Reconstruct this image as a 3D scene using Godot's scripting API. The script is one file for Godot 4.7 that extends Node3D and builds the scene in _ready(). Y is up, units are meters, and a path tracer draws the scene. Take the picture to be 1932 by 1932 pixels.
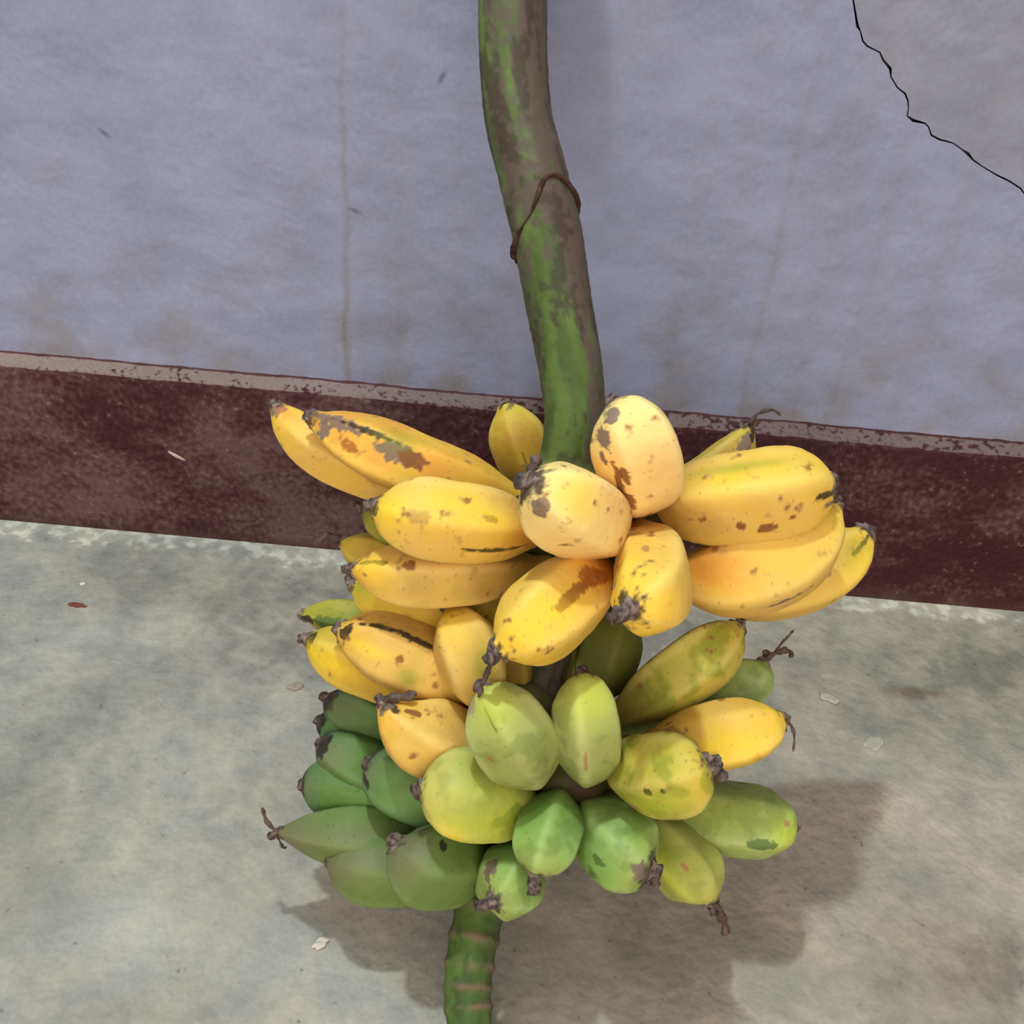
extends Node3D
# A bunch of cooking bananas standing on a concrete floor and leaning on a painted wall with a red skirting.

var rng := RandomNumberGenerator.new()
var n_big := FastNoiseLite.new()     # blotches on the peel
var n_fine := FastNoiseLite.new()    # specks on the peel
var n_warp := FastNoiseLite.new()    # ragged outlines of marks
var skin_mat: StandardMaterial3D
var husk_mat: StandardMaterial3D
var stalk_mat: StandardMaterial3D

# each finger: where it leaves the stalk, the control point of its bend, its tip, its greatest radius, how ripe it is, and the marks on its peel
# (mark: tone, place along 0..1, place around in radians from the outer side, half length, half width in radians)
var bananas := [
	{"from": Vector3(0.0230, 0.2761, 0.3007), "bend": Vector3(-0.0667, 0.3080, 0.3214), "to": Vector3(-0.1407, 0.3208, 0.2826), "root": Vector3(0.0334, 0.2655, 0.3126), "r": 0.0219, "kind": "spotted", "tip": 0.80, "label": "long ripe yellow banana with grey scars and a rust spot", "marks": [["grey", 0.6, 0.32, 0.075, 0.3], ["brown", 0.53, 0.3, 0.05, 0.22], ["grey", 0.88, 0.55, 0.11, 0.32], ["grey", 0.9, 0, 0.035, 0.45], ["rust", 0.77, -0.12, 0.04, 0.2], ["black", 0.74, 0.62, 0.12, 0.08], ["green", 0.62, 0.8, 0.06, 0.3]]},  # top hand
	{"from": Vector3(0.0161, 0.2621, 0.2740), "bend": Vector3(-0.1321, 0.2705, 0.2864), "to": Vector3(-0.1735, 0.3119, 0.2524), "root": Vector3(0.0336, 0.2688, 0.3108), "r": 0.0191, "kind": "ripe", "tip": 0.70, "marks": [["grey", 0.97, 0.2, 0.05, 1], ["orange", 0.9, 0.5, 0.06, 0.4]]},  # top hand
	{"from": Vector3(0.0160, 0.2520, 0.2446), "bend": Vector3(0.0075, 0.2818, 0.2366), "to": Vector3(-0.0131, 0.3144, 0.2266), "root": Vector3(0.0339, 0.2754, 0.3076), "r": 0.0202, "kind": "dull", "tip": 0.00, "label": "dull yellow banana standing behind the stalk", "marks": [["brown", 0.45, 0, 0.12, 0.04]]},  # top hand
	{"from": Vector3(0.0332, 0.2877, 0.3411), "bend": Vector3(-0.0422, 0.3072, 0.3823), "to": Vector3(-0.0847, 0.3084, 0.3634), "root": Vector3(0.0325, 0.2530, 0.3201), "r": 0.0243, "kind": "ripe", "tip": 0.70, "marks": [["tan", 0.7, 0.22, 0.05, 0.2], ["brown", 0.38, 0.42, 0.03, 0.1], ["black", 0.33, -0.48, 0.15, 0.05], ["black", 0.965, 0.1, 0.035, 0.6], ["orange", 0.2, 0.1, 0.07, 0.45], ["yellow", 0.5, 0.5, 0.2, 0.5], ["yellow", 0.85, 0.1, 0.08, 0.5]]},  # top hand
	{"from": Vector3(0.0664, 0.2959, 0.3477), "bend": Vector3(0.0420, 0.3408, 0.4079), "to": Vector3(0.0085, 0.3647, 0.4099), "root": Vector3(0.0325, 0.2530, 0.3201), "r": 0.0253, "kind": "pale", "tip": 0.80, "shape": "blunt", "label": "plump pale yellow banana pointing at the viewer", "marks": [["grey", 0.93, -0.45, 0.035, 0.22], ["grey", 0.93, -0.15, 0.03, 0.2], ["brown", 0.34, -0.3, 0.03, 0.05], ["yellow", 0.8, 0.6, 0.1, 0.5]]},  # top hand
	{"from": Vector3(0.0754, 0.3065, 0.3406), "bend": Vector3(0.0797, 0.3698, 0.3823), "to": Vector3(0.0524, 0.3896, 0.3569), "root": Vector3(0.0333, 0.2640, 0.3135), "r": 0.0257, "kind": "pale", "tip": 0.70, "shape": "blunt", "label": "upright yellow banana with a brown streak", "marks": [["brown", 0.5, -0.3, 0.2, 0.12], ["brown", 0.42, -0.18, 0.06, 0.18], ["brown", 0.6, -0.12, 0.05, 0.1], ["grey", 0.84, -0.42, 0.07, 0.26], ["grey", 0.72, -0.62, 0.05, 0.12], ["brown", 0.22, 0.15, 0.03, 0.14], ["brown", 0.24, 0.42, 0.025, 0.14], ["brown", 0.14, 0, 0.03, 0.2], ["grey", 0.92, 0.1, 0.04, 0.3]]},  # top hand
	{"from": Vector3(0.0822, 0.2917, 0.3143), "bend": Vector3(0.1485, 0.3345, 0.3579), "to": Vector3(0.1939, 0.3356, 0.3330), "root": Vector3(0.0334, 0.2655, 0.3126), "r": 0.0300, "kind": "ripe", "shape": "blunt", "marks": [["black", 0.88, 0.08, 0.07, 0.09], ["grey", 0.91, 0.42, 0.055, 0.1], ["grey", 0.94, 0.2, 0.02, 0.4], ["brown", 0.5, 0.42, 0.022, 0.09], ["brown", 0.6, 0.55, 0.04, 0.1], ["brown", 0.72, 0.4, 0.02, 0.06], ["yellow", 0.5, -0.7, 0.25, 0.35], ["green", 0.5, -0.95, 0.2, 0.14], ["orange", 0.08, 0.4, 0.1, 0.8]]},  # top hand
	{"from": Vector3(0.0927, 0.2601, 0.3356), "bend": Vector3(0.1699, 0.2760, 0.3852), "to": Vector3(0.2060, 0.3149, 0.3228), "root": Vector3(0.0310, 0.2309, 0.3333), "r": 0.0288, "kind": "ripe", "marks": [["grey", 0.56, 0.85, 0.07, 0.07], ["orange", 0.3, -0.4, 0.12, 0.5]]},  # top hand
	{"from": Vector3(0.1098, 0.2310, 0.3070), "bend": Vector3(0.2093, 0.2245, 0.3174), "to": Vector3(0.2539, 0.2634, 0.2731), "root": Vector3(0.0306, 0.2246, 0.3371), "r": 0.0276, "kind": "ripe", "tip": 0.35, "label": "yellow banana with a black stripe at its tip", "marks": [["black", 0.9, -0.25, 0.1, 0.1], ["green", 0.8, -0.3, 0.1, 0.4], ["grey", 0.985, 0.1, 0.02, 1.2], ["yellow", 0.8, 0.3, 0.12, 0.4]]},  # top hand
	{"from": Vector3(0.0645, 0.2817, 0.3573), "bend": Vector3(0.0337, 0.2936, 0.4276), "to": Vector3(-0.0013, 0.2735, 0.4472), "root": Vector3(0.0315, 0.2372, 0.3295), "r": 0.0257, "kind": "ripe", "label": "yellow banana with ragged brown streaks pointing down", "marks": [["brown", 0.52, 0.36, 0.13, 0.12], ["brown", 0.42, 0.32, 0.06, 0.14], ["brown", 0.34, 0.2, 0.04, 0.18], ["brown", 0.62, 0.3, 0.04, 0.12], ["orange", 0.22, 0.1, 0.16, 0.7], ["yellow", 0.8, 0.3, 0.16, 0.6], ["rust", 0.4, 0.5, 0.06, 0.2]]},  # top hand
	{"from": Vector3(0.0742, 0.3022, 0.3435), "bend": Vector3(0.0985, 0.3075, 0.4243), "to": Vector3(0.0690, 0.3175, 0.4537), "root": Vector3(0.0330, 0.2592, 0.3163), "r": 0.0228, "kind": "ripe", "tip": 1.50, "shape": "blunt", "marks": [["tan", 0.34, 0.1, 0.02, 0.35], ["tan", 0.28, 0, 0.015, 0.3], ["brown", 0.22, -0.1, 0.02, 0.3], ["tan", 0.6, 0.5, 0.06, 0.16], ["tan", 0.55, -0.35, 0.04, 0.1], ["yellow", 0.75, 0.1, 0.16, 0.6], ["orange", 0.12, 0, 0.1, 1], ["palegrey", 0.72, 0.75, 0.08, 0.14]]},  # top hand
	{"from": Vector3(0.0290, 0.2583, 0.3369), "bend": Vector3(-0.0436, 0.2674, 0.3850), "to": Vector3(-0.0972, 0.2635, 0.3696), "root": Vector3(0.0313, 0.2340, 0.3314), "r": 0.0203, "kind": "amber", "tip": 0.80, "marks": [["black", 0.9, 0.65, 0.05, 0.12], ["black", 0.82, 0.6, 0.03, 0.1], ["brown", 0.68, 0.5, 0.03, 0.15], ["yellow", 0.9, 0.3, 0.1, 0.5]]},  # top hand
	{"from": Vector3(0.0203, 0.2336, 0.3294), "bend": Vector3(-0.0671, 0.2184, 0.3578), "to": Vector3(-0.1021, 0.2306, 0.3435), "root": Vector3(0.0304, 0.2214, 0.3390), "r": 0.0208, "kind": "dull", "marks": [["green", 0.9, 0.4, 0.1, 0.5]]},  # top hand
	{"from": Vector3(0.0142, 0.2404, 0.2765), "bend": Vector3(-0.0779, 0.2366, 0.2972), "to": Vector3(-0.1041, 0.2484, 0.2832), "root": Vector3(0.0325, 0.2530, 0.3201), "r": 0.0182, "kind": "dullgreen"},  # top hand
	{"from": Vector3(0.0087, 0.2149, 0.2817), "bend": Vector3(-0.0873, 0.2103, 0.3029), "to": Vector3(-0.1208, 0.2240, 0.2876), "root": Vector3(0.0313, 0.2340, 0.3314), "r": 0.0173, "kind": "dull"},  # top hand
	{"from": Vector3(0.0834, 0.2505, 0.2456), "bend": Vector3(0.1540, 0.2648, 0.2360), "to": Vector3(0.1704, 0.3045, 0.2092), "root": Vector3(0.0336, 0.2688, 0.3108), "r": 0.0165, "kind": "dull", "marks": [["grey", 0.85, -0.1, 0.1, 0.5], ["black", 0.95, 0.4, 0.05, 0.4]]},  # top hand
	{"from": Vector3(-0.0142, 0.1422, 0.3368), "bend": Vector3(-0.0929, 0.1896, 0.3229), "to": Vector3(-0.1430, 0.1808, 0.3228), "root": Vector3(0.0244, 0.1608, 0.3752), "r": 0.0160, "kind": "dullgreen", "tip": 0.60, "marks": [["darkgreen", 0.8, -0.1, 0.1, 0.4], ["black", 0.95, -0.3, 0.04, 0.4]]},  # middle hand
	{"from": Vector3(0.0024, 0.1733, 0.3882), "bend": Vector3(-0.0602, 0.2085, 0.3825), "to": Vector3(-0.1069, 0.2132, 0.3733), "root": Vector3(0.0227, 0.1480, 0.3829), "r": 0.0246, "kind": "amber", "tip": 0.60, "marks": [["black", 0.6, 0.85, 0.25, 0.1], ["black", 0.93, 0.3, 0.04, 0.4], ["green", 0.5, -0.15, 0.05, 0.22], ["brown", 0.58, 0.2, 0.02, 0.12], ["yellow", 0.75, 0.1, 0.1, 0.15]]},  # middle hand
	{"from": Vector3(-0.0123, 0.1509, 0.3671), "bend": Vector3(-0.0948, 0.1790, 0.3662), "to": Vector3(-0.1329, 0.1871, 0.3548), "root": Vector3(0.0227, 0.1480, 0.3829), "r": 0.0212, "kind": "dull", "tip": 0.50, "marks": [["black", 0.96, 0.3, 0.03, 0.8], ["yellow", 0.8, -0.2, 0.2, 0.4]]},  # middle hand
	{"from": Vector3(-0.0043, 0.1770, 0.3977), "bend": Vector3(-0.0156, 0.2278, 0.4057), "to": Vector3(-0.0336, 0.2367, 0.3695), "root": Vector3(0.0222, 0.1447, 0.3849), "r": 0.0225, "kind": "amber", "tip": 0.80, "marks": [["green", 0.5, 0.5, 0.12, 0.3], ["yellow", 0.8, 0, 0.12, 0.5]]},  # middle hand
	{"from": Vector3(0.0096, 0.1667, 0.3805), "bend": Vector3(0.0176, 0.1854, 0.3680), "to": Vector3(-0.0094, 0.2254, 0.3410), "root": Vector3(0.0227, 0.1480, 0.3829), "r": 0.0166, "kind": "dull"},  # middle hand
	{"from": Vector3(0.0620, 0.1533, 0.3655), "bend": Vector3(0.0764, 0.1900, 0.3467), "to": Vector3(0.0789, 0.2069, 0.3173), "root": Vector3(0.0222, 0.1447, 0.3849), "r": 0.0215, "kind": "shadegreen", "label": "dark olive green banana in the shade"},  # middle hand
	{"from": Vector3(0.0730, 0.1522, 0.3783), "bend": Vector3(0.1331, 0.2096, 0.3757), "to": Vector3(0.1589, 0.2294, 0.3503), "root": Vector3(0.0209, 0.1351, 0.3907), "r": 0.0214, "kind": "turning", "tip": 0.80},  # middle hand
	{"from": Vector3(0.1016, 0.1366, 0.3647), "bend": Vector3(0.1784, 0.1762, 0.3561), "to": Vector3(0.1846, 0.1909, 0.3401), "root": Vector3(0.0205, 0.1319, 0.3926), "r": 0.0178, "kind": "palegreen"},  # middle hand
	{"from": Vector3(0.0011, 0.1451, 0.3951), "bend": Vector3(-0.0449, 0.1752, 0.4412), "to": Vector3(-0.0707, 0.1969, 0.4205), "root": Vector3(0.0196, 0.1254, 0.3965), "r": 0.0256, "kind": "amber", "shape": "pointed", "label": "orange yellow banana with a black withered tip", "marks": [["black", 0.93, 0.6, 0.05, 0.3], ["grey", 0.96, 0.2, 0.03, 0.8], ["brown", 0.8, 0.8, 0.05, 0.15]]},  # middle hand
	{"from": Vector3(0.0309, 0.1446, 0.4196), "bend": Vector3(0.0180, 0.2240, 0.4746), "to": Vector3(-0.0056, 0.2292, 0.4349), "root": Vector3(0.0168, 0.1063, 0.4084), "r": 0.0237, "kind": "limegreen", "shape": "blunt", "marks": [["black", 0.8, 0.12, 0.06, 0.03], ["rust", 0.64, -0.5, 0.03, 0.05], ["palegrey", 0.92, -0.5, 0.05, 0.3], ["lime", 0.85, 0.3, 0.1, 0.5]]},  # middle hand
	{"from": Vector3(0.0662, 0.1443, 0.4198), "bend": Vector3(0.0578, 0.2302, 0.4704), "to": Vector3(0.0508, 0.2407, 0.4272), "root": Vector3(0.0161, 0.1036, 0.4109), "r": 0.0202, "kind": "limegreen", "shape": "blunt", "label": "upright lime green banana", "marks": [["tan", 0.52, -0.12, 0.05, 0.04], ["lime", 0.82, 0.2, 0.12, 0.8]]},  # middle hand
	{"from": Vector3(0.0913, 0.1488, 0.3926), "bend": Vector3(0.1516, 0.1896, 0.4194), "to": Vector3(0.1874, 0.1936, 0.3986), "root": Vector3(0.0192, 0.1222, 0.3984), "r": 0.0225, "kind": "ripe", "label": "bright yellow banana of the middle hand", "marks": [["tan", 0.5, 0.15, 0.02, 0.22], ["orange", 0.7, 0.32, 0.025, 0.1], ["yellow", 0.6, 0, 0.16, 0.5], ["green", 0.45, 0.5, 0.06, 0.15], ["tan", 0.25, -0.4, 0.12, 0.5]]},  # middle hand
	{"from": Vector3(0.0795, 0.1511, 0.4152), "bend": Vector3(0.1063, 0.2078, 0.4735), "to": Vector3(0.1274, 0.2178, 0.4667), "root": Vector3(0.0174, 0.1092, 0.4062), "r": 0.0240, "kind": "turning", "tip": 0.90, "shape": "blunt", "marks": [["black", 0.6, -0.35, 0.022, 0.09], ["black", 0.7, -0.32, 0.015, 0.06], ["tan", 0.25, 0, 0.06, 0.12], ["tan", 0.33, 0.35, 0.06, 0.1], ["tan", 0.22, 0.6, 0.05, 0.12], ["lime", 0.6, 0.1, 0.15, 0.3]]},  # middle hand
	{"from": Vector3(-0.0362, 0.0886, 0.3669), "bend": Vector3(-0.0810, 0.1154, 0.3669), "to": Vector3(-0.1209, 0.1288, 0.3518), "root": Vector3(0.0178, 0.1125, 0.4042), "r": 0.0192, "kind": "green", "tip": 0.40, "shape": "blunt", "marks": [["black", 0.96, 0.2, 0.05, 0.9], ["scuff", 0.85, 0.4, 0.1, 0.6]]},  # lowest hand
	{"from": Vector3(-0.0356, 0.0892, 0.3725), "bend": Vector3(-0.0853, 0.1088, 0.3684), "to": Vector3(-0.1256, 0.1150, 0.3611), "root": Vector3(0.0174, 0.1092, 0.4062), "r": 0.0169, "kind": "green", "tip": 0.40, "shape": "blunt", "marks": [["black", 0.97, 0.2, 0.04, 0.9]]},  # lowest hand
	{"from": Vector3(-0.0256, 0.0856, 0.3930), "bend": Vector3(-0.0775, 0.1031, 0.3993), "to": Vector3(-0.1194, 0.1169, 0.3840), "root": Vector3(0.0139, 0.0957, 0.4183), "r": 0.0217, "kind": "green", "tip": 0.45, "shape": "blunt", "marks": [["scuff", 0.9, 0.2, 0.12, 0.6], ["black", 0.97, 0.3, 0.04, 0.8]]},  # lowest hand
	{"from": Vector3(-0.0133, 0.0961, 0.4101), "bend": Vector3(-0.0452, 0.1237, 0.4277), "to": Vector3(-0.0804, 0.1302, 0.4112), "root": Vector3(0.0125, 0.0904, 0.4232), "r": 0.0251, "kind": "green", "tip": 0.50, "shape": "blunt", "marks": [["scuff", 0.95, 0.3, 0.06, 0.7], ["black", 0.93, -0.2, 0.06, 0.12]]},  # lowest hand
	{"from": Vector3(-0.0198, 0.0671, 0.4055), "bend": Vector3(-0.0880, 0.0994, 0.4019), "to": Vector3(-0.1286, 0.0913, 0.4012), "root": Vector3(0.0096, 0.0800, 0.4330), "r": 0.0224, "kind": "green", "tip": 0.35, "shape": "blunt", "marks": [["scuff", 0.93, 0.4, 0.06, 0.5], ["black", 0.99, 0.5, 0.03, 0.9]]},  # lowest hand
	{"from": Vector3(-0.0111, 0.0665, 0.4180), "bend": Vector3(-0.0925, 0.0881, 0.4396), "to": Vector3(-0.1382, 0.0795, 0.4333), "root": Vector3(0.0074, 0.0722, 0.4404), "r": 0.0211, "kind": "olive", "shape": "pointed", "label": "dull green banana with a long withered flower", "marks": [["scuff", 0.88, 0.2, 0.16, 0.9], ["scuff", 0.6, 0.5, 0.2, 0.4]]},  # lowest hand
	{"from": Vector3(-0.0026, 0.0662, 0.4303), "bend": Vector3(-0.0654, 0.0738, 0.4613), "to": Vector3(-0.1027, 0.0769, 0.4472), "root": Vector3(0.0056, 0.0668, 0.4494), "r": 0.0222, "kind": "olive", "tip": 0.35, "marks": [["scuff", 0.85, 0.3, 0.18, 0.8], ["scuff", 0.6, 0.8, 0.2, 0.3]]},  # lowest hand
	{"from": Vector3(0.0111, 0.0898, 0.4384), "bend": Vector3(-0.0299, 0.1013, 0.4790), "to": Vector3(-0.0555, 0.1207, 0.4659), "root": Vector3(0.0068, 0.0701, 0.4432), "r": 0.0261, "kind": "olive", "marks": [["scuff", 0.88, 0.3, 0.12, 0.9], ["black", 0.66, 0.75, 0.04, 0.12]]},  # lowest hand
	{"from": Vector3(0.0296, 0.1181, 0.4194), "bend": Vector3(-0.0040, 0.1735, 0.4664), "to": Vector3(-0.0389, 0.1657, 0.4596), "root": Vector3(0.0132, 0.0930, 0.4208), "r": 0.0267, "kind": "lime", "tip": 0.90, "shape": "blunt", "label": "fat yellow green banana pointing left", "marks": [["darkgreen", 0.4, 0.5, 0.08, 0.22], ["darkgreen", 0.48, 0.25, 0.06, 0.12], ["yellow", 0.75, -0.4, 0.1, 0.4], ["lime", 0.5, 0.1, 0.2, 0.6]]},  # lowest hand
	{"from": Vector3(0.0507, 0.1226, 0.4163), "bend": Vector3(0.0386, 0.1654, 0.4840), "to": Vector3(0.0333, 0.1456, 0.4973), "root": Vector3(0.0139, 0.0957, 0.4183), "r": 0.0203, "kind": "fresh", "shape": "blunt", "marks": [["brown", 0.92, -0.2, 0.05, 0.5], ["darkgreen", 0.3, 0.4, 0.12, 0.4], ["lime", 0.72, 0.3, 0.12, 0.3]]},  # lowest hand
	{"from": Vector3(0.0179, 0.0933, 0.4361), "bend": Vector3(0.0242, 0.1105, 0.4848), "to": Vector3(0.0098, 0.1120, 0.4959), "root": Vector3(0.0074, 0.0722, 0.4404), "r": 0.0210, "kind": "fresh", "marks": [["grey", 0.75, -0.55, 0.12, 0.22], ["grey", 0.88, -0.35, 0.08, 0.2], ["darkgreen", 0.6, 0.3, 0.03, 0.2]]},  # lowest hand
	{"from": Vector3(0.0686, 0.1240, 0.4154), "bend": Vector3(0.0832, 0.1449, 0.4797), "to": Vector3(0.1038, 0.1438, 0.4865), "root": Vector3(0.0139, 0.0957, 0.4183), "r": 0.0247, "kind": "fresh", "shape": "blunt", "marks": [["darkgreen", 0.35, 0.45, 0.06, 0.14], ["darkgreen", 0.62, 0.8, 0.06, 0.12], ["darkgreen", 0.65, 0.35, 0.06, 0.1], ["darkgreen", 0.2, 0.3, 0.1, 0.4], ["grey", 0.93, 0, 0.05, 0.4]]},  # lowest hand
	{"from": Vector3(0.0932, 0.1040, 0.4048), "bend": Vector3(0.1395, 0.1064, 0.4514), "to": Vector3(0.1527, 0.0879, 0.4639), "root": Vector3(0.0125, 0.0904, 0.4232), "r": 0.0212, "kind": "lime", "marks": [["green", 0.35, -0.2, 0.14, 0.4], ["lime", 0.6, 0.2, 0.2, 0.3], ["tan", 0.6, -0.4, 0.03, 0.08], ["darkgreen", 0.5, 0.6, 0.05, 0.1]]},  # lowest hand
	{"from": Vector3(0.0995, 0.0886, 0.3910), "bend": Vector3(0.1760, 0.1209, 0.4235), "to": Vector3(0.2091, 0.1084, 0.4138), "root": Vector3(0.0125, 0.0904, 0.4232), "r": 0.0240, "kind": "palegreen", "tip": 0.60, "shape": "blunt", "marks": [["green", 0.45, -0.55, 0.25, 0.4], ["lime", 0.85, -0.1, 0.1, 0.6], ["darkgreen", 0.7, 0.1, 0.08, 0.15], ["tan", 0.85, -0.6, 0.02, 0.1]]},  # lowest hand
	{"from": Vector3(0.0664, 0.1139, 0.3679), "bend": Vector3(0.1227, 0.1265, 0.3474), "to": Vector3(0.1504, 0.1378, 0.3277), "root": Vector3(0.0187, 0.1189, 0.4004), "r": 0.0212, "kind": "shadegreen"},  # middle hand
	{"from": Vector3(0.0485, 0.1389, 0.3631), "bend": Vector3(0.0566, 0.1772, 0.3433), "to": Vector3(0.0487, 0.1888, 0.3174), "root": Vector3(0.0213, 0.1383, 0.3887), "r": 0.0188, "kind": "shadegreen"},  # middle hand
	{"from": Vector3(0.0643, 0.0622, 0.3726), "bend": Vector3(0.0942, 0.0625, 0.3543), "to": Vector3(0.1637, 0.0684, 0.3564), "root": Vector3(0.0125, 0.0904, 0.4232), "r": 0.0231, "kind": "olive"},  # lowest hand
]
var stalk_line := [
	[Vector3(-0.0158, 0.6888, 0.0130), 0.0255],
	[Vector3(-0.0358, 0.6138, 0.0120), 0.0255],
	[Vector3(-0.0321, 0.5588, 0.0811), 0.0244],
	[Vector3(-0.0222, 0.4985, 0.1290), 0.0238],
	[Vector3(-0.0067, 0.4610, 0.1615), 0.0240],
	[Vector3(0.0068, 0.4299, 0.1885), 0.0242],
	[Vector3(0.0179, 0.3968, 0.2193), 0.0229],
	[Vector3(0.0312, 0.3585, 0.2536), 0.0216],
	[Vector3(0.0367, 0.3314, 0.2779), 0.0204],
	[Vector3(0.0353, 0.2979, 0.2921), 0.0209],
	[Vector3(0.0337, 0.2648, 0.3083), 0.0211],
	[Vector3(0.0283, 0.1854, 0.3559), 0.0201],
	[Vector3(0.0173, 0.1045, 0.4044), 0.0184],
	[Vector3(0.0071, 0.0675, 0.4390), 0.0175],
	[Vector3(0.0013, 0.0518, 0.4701), 0.0164],
	[Vector3(-0.0012, 0.0358, 0.4990), 0.0153],
	[Vector3(0.0023, 0.0229, 0.5246), 0.0143],
	[Vector3(0.0120, 0.0128, 0.5583), 0.0125],
	[Vector3(0.0200, 0.0108, 0.5883), 0.0105],
]
var scar_line := [[95, 5.28], [75, 5.20], [58, 5.10], [40, 4.98], [22, 4.84], [6, 4.62], [-6, 4.42], [-16, 4.32], [-30, 4.29], [-45, 4.33], [-65, 4.46], [-90, 4.63], [-120, 4.78], [-150, 4.95], [-180, 5.12], [-215, 5.26], [-245, 5.30], [-265, 5.28]]
var crack_line := [Vector2(0.2243, 0.5814), Vector2(0.2292, 0.5669), Vector2(0.2324, 0.5596), Vector2(0.2373, 0.5486), Vector2(0.2402, 0.5457), Vector2(0.2442, 0.5383), Vector2(0.2485, 0.5351), Vector2(0.2550, 0.5329), Vector2(0.2597, 0.5313), Vector2(0.2636, 0.5261), Vector2(0.2713, 0.5199), Vector2(0.2734, 0.5140), Vector2(0.2806, 0.5065), Vector2(0.2883, 0.5022), Vector2(0.2919, 0.4972), Vector2(0.2939, 0.4919), Vector2(0.2949, 0.4853), Vector2(0.3006, 0.4824), Vector2(0.3111, 0.4808), Vector2(0.3146, 0.4782), Vector2(0.3186, 0.4721), Vector2(0.3260, 0.4693), Vector2(0.3381, 0.4674), Vector2(0.3471, 0.4629), Vector2(0.3529, 0.4600), Vector2(0.3589, 0.4553), Vector2(0.3689, 0.4504), Vector2(0.3820, 0.4449), Vector2(0.3946, 0.4407), Vector2(0.4059, 0.4354), Vector2(0.4113, 0.4305), Vector2(0.4205, 0.4249), Vector2(0.4402, 0.4207)]
var threads := [
	{"of": 15, "r": 0.0014, "path": [Vector3(0.1692, 0.3085, 0.2125), Vector3(0.1721, 0.3146, 0.2108), Vector3(0.1766, 0.3183, 0.2095), Vector3(0.1826, 0.3207, 0.2103), Vector3(0.1865, 0.3207, 0.2128), Vector3(0.1892, 0.3191, 0.2150)]},
	{"of": 23, "r": 0.0022, "path": [Vector3(0.1846, 0.1909, 0.3401), Vector3(0.1884, 0.1949, 0.3386), Vector3(0.1938, 0.1985, 0.3374), Vector3(0.1986, 0.2004, 0.3373), Vector3(0.2017, 0.2004, 0.3385), Vector3(0.2024, 0.1990, 0.3407), Vector3(0.2006, 0.1985, 0.3410)]},
	{"of": 23, "r": 0.0010, "path": [Vector3(0.1926, 0.1990, 0.3371), Vector3(0.1959, 0.2048, 0.3343), Vector3(0.2003, 0.2101, 0.3320), Vector3(0.2029, 0.2134, 0.3298)]},
	{"of": 34, "r": 0.0016, "path": [Vector3(-0.1395, 0.0786, 0.4327), Vector3(-0.1439, 0.0815, 0.4320), Vector3(-0.1487, 0.0854, 0.4294), Vector3(-0.1507, 0.0900, 0.4275), Vector3(-0.1525, 0.0932, 0.4253)]},
	{"of": 34, "r": 0.0010, "path": [Vector3(-0.1404, 0.0773, 0.4336), Vector3(-0.1383, 0.0718, 0.4361), Vector3(-0.1358, 0.0690, 0.4380), Vector3(-0.1339, 0.0689, 0.4369)]},
	{"of": 27, "r": 0.0010, "path": [Vector3(0.1886, 0.1922, 0.3995), Vector3(0.1926, 0.1921, 0.4008), Vector3(0.1955, 0.1883, 0.4034), Vector3(0.1970, 0.1819, 0.4065), Vector3(0.1969, 0.1760, 0.4093)]},
	{"of": 41, "r": 0.0030, "path": [Vector3(0.1533, 0.0885, 0.4634), Vector3(0.1572, 0.0848, 0.4660), Vector3(0.1604, 0.0809, 0.4685), Vector3(0.1638, 0.0754, 0.4699), Vector3(0.1648, 0.0702, 0.4722), Vector3(0.1632, 0.0671, 0.4730)]},
	{"of": 14, "r": 0.0028, "path": [Vector3(-0.1227, 0.2238, 0.2877), Vector3(-0.1276, 0.2260, 0.2863), Vector3(-0.1326, 0.2257, 0.2865), Vector3(-0.1373, 0.2227, 0.2885), Vector3(-0.1409, 0.2206, 0.2899)]},
	{"of": 9, "r": 0.0018, "path": [Vector3(-0.0028, 0.2704, 0.4493), Vector3(-0.0045, 0.2651, 0.4505), Vector3(-0.0062, 0.2572, 0.4510), Vector3(-0.0087, 0.2477, 0.4501), Vector3(-0.0098, 0.2383, 0.4493)]},
	{"of": 28, "r": 0.0040, "path": [Vector3(0.1269, 0.2193, 0.4681), Vector3(0.1301, 0.2177, 0.4704), Vector3(0.1340, 0.2146, 0.4713), Vector3(0.1389, 0.2122, 0.4705)]},
	{"of": 39, "r": 0.0035, "path": [Vector3(0.1038, 0.1438, 0.4865), Vector3(0.1062, 0.1399, 0.4891), Vector3(0.1083, 0.1338, 0.4908)]},
	{"of": 4, "r": 0.0034, "path": [Vector3(0.0084, 0.3626, 0.4028), Vector3(0.0089, 0.3653, 0.3986), Vector3(0.0101, 0.3673, 0.3936), Vector3(0.0122, 0.3689, 0.3877)]},
	{"of": 24, "r": 0.0030, "path": [Vector3(-0.0728, 0.1973, 0.4202), Vector3(-0.0664, 0.2022, 0.4206), Vector3(-0.0580, 0.2050, 0.4210), Vector3(-0.0495, 0.2073, 0.4195)]},
	{"of": 7, "r": 0.0030, "path": [Vector3(0.1963, 0.3349, 0.3334), Vector3(0.2004, 0.3305, 0.3352), Vector3(0.2035, 0.3247, 0.3367)]},
	{"of": 39, "r": 0.0010, "path": [Vector3(0.0098, 0.1120, 0.4959), Vector3(0.0126, 0.1114, 0.4975), Vector3(0.0149, 0.1116, 0.4985), Vector3(0.0176, 0.1083, 0.5008)]},
]
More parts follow.
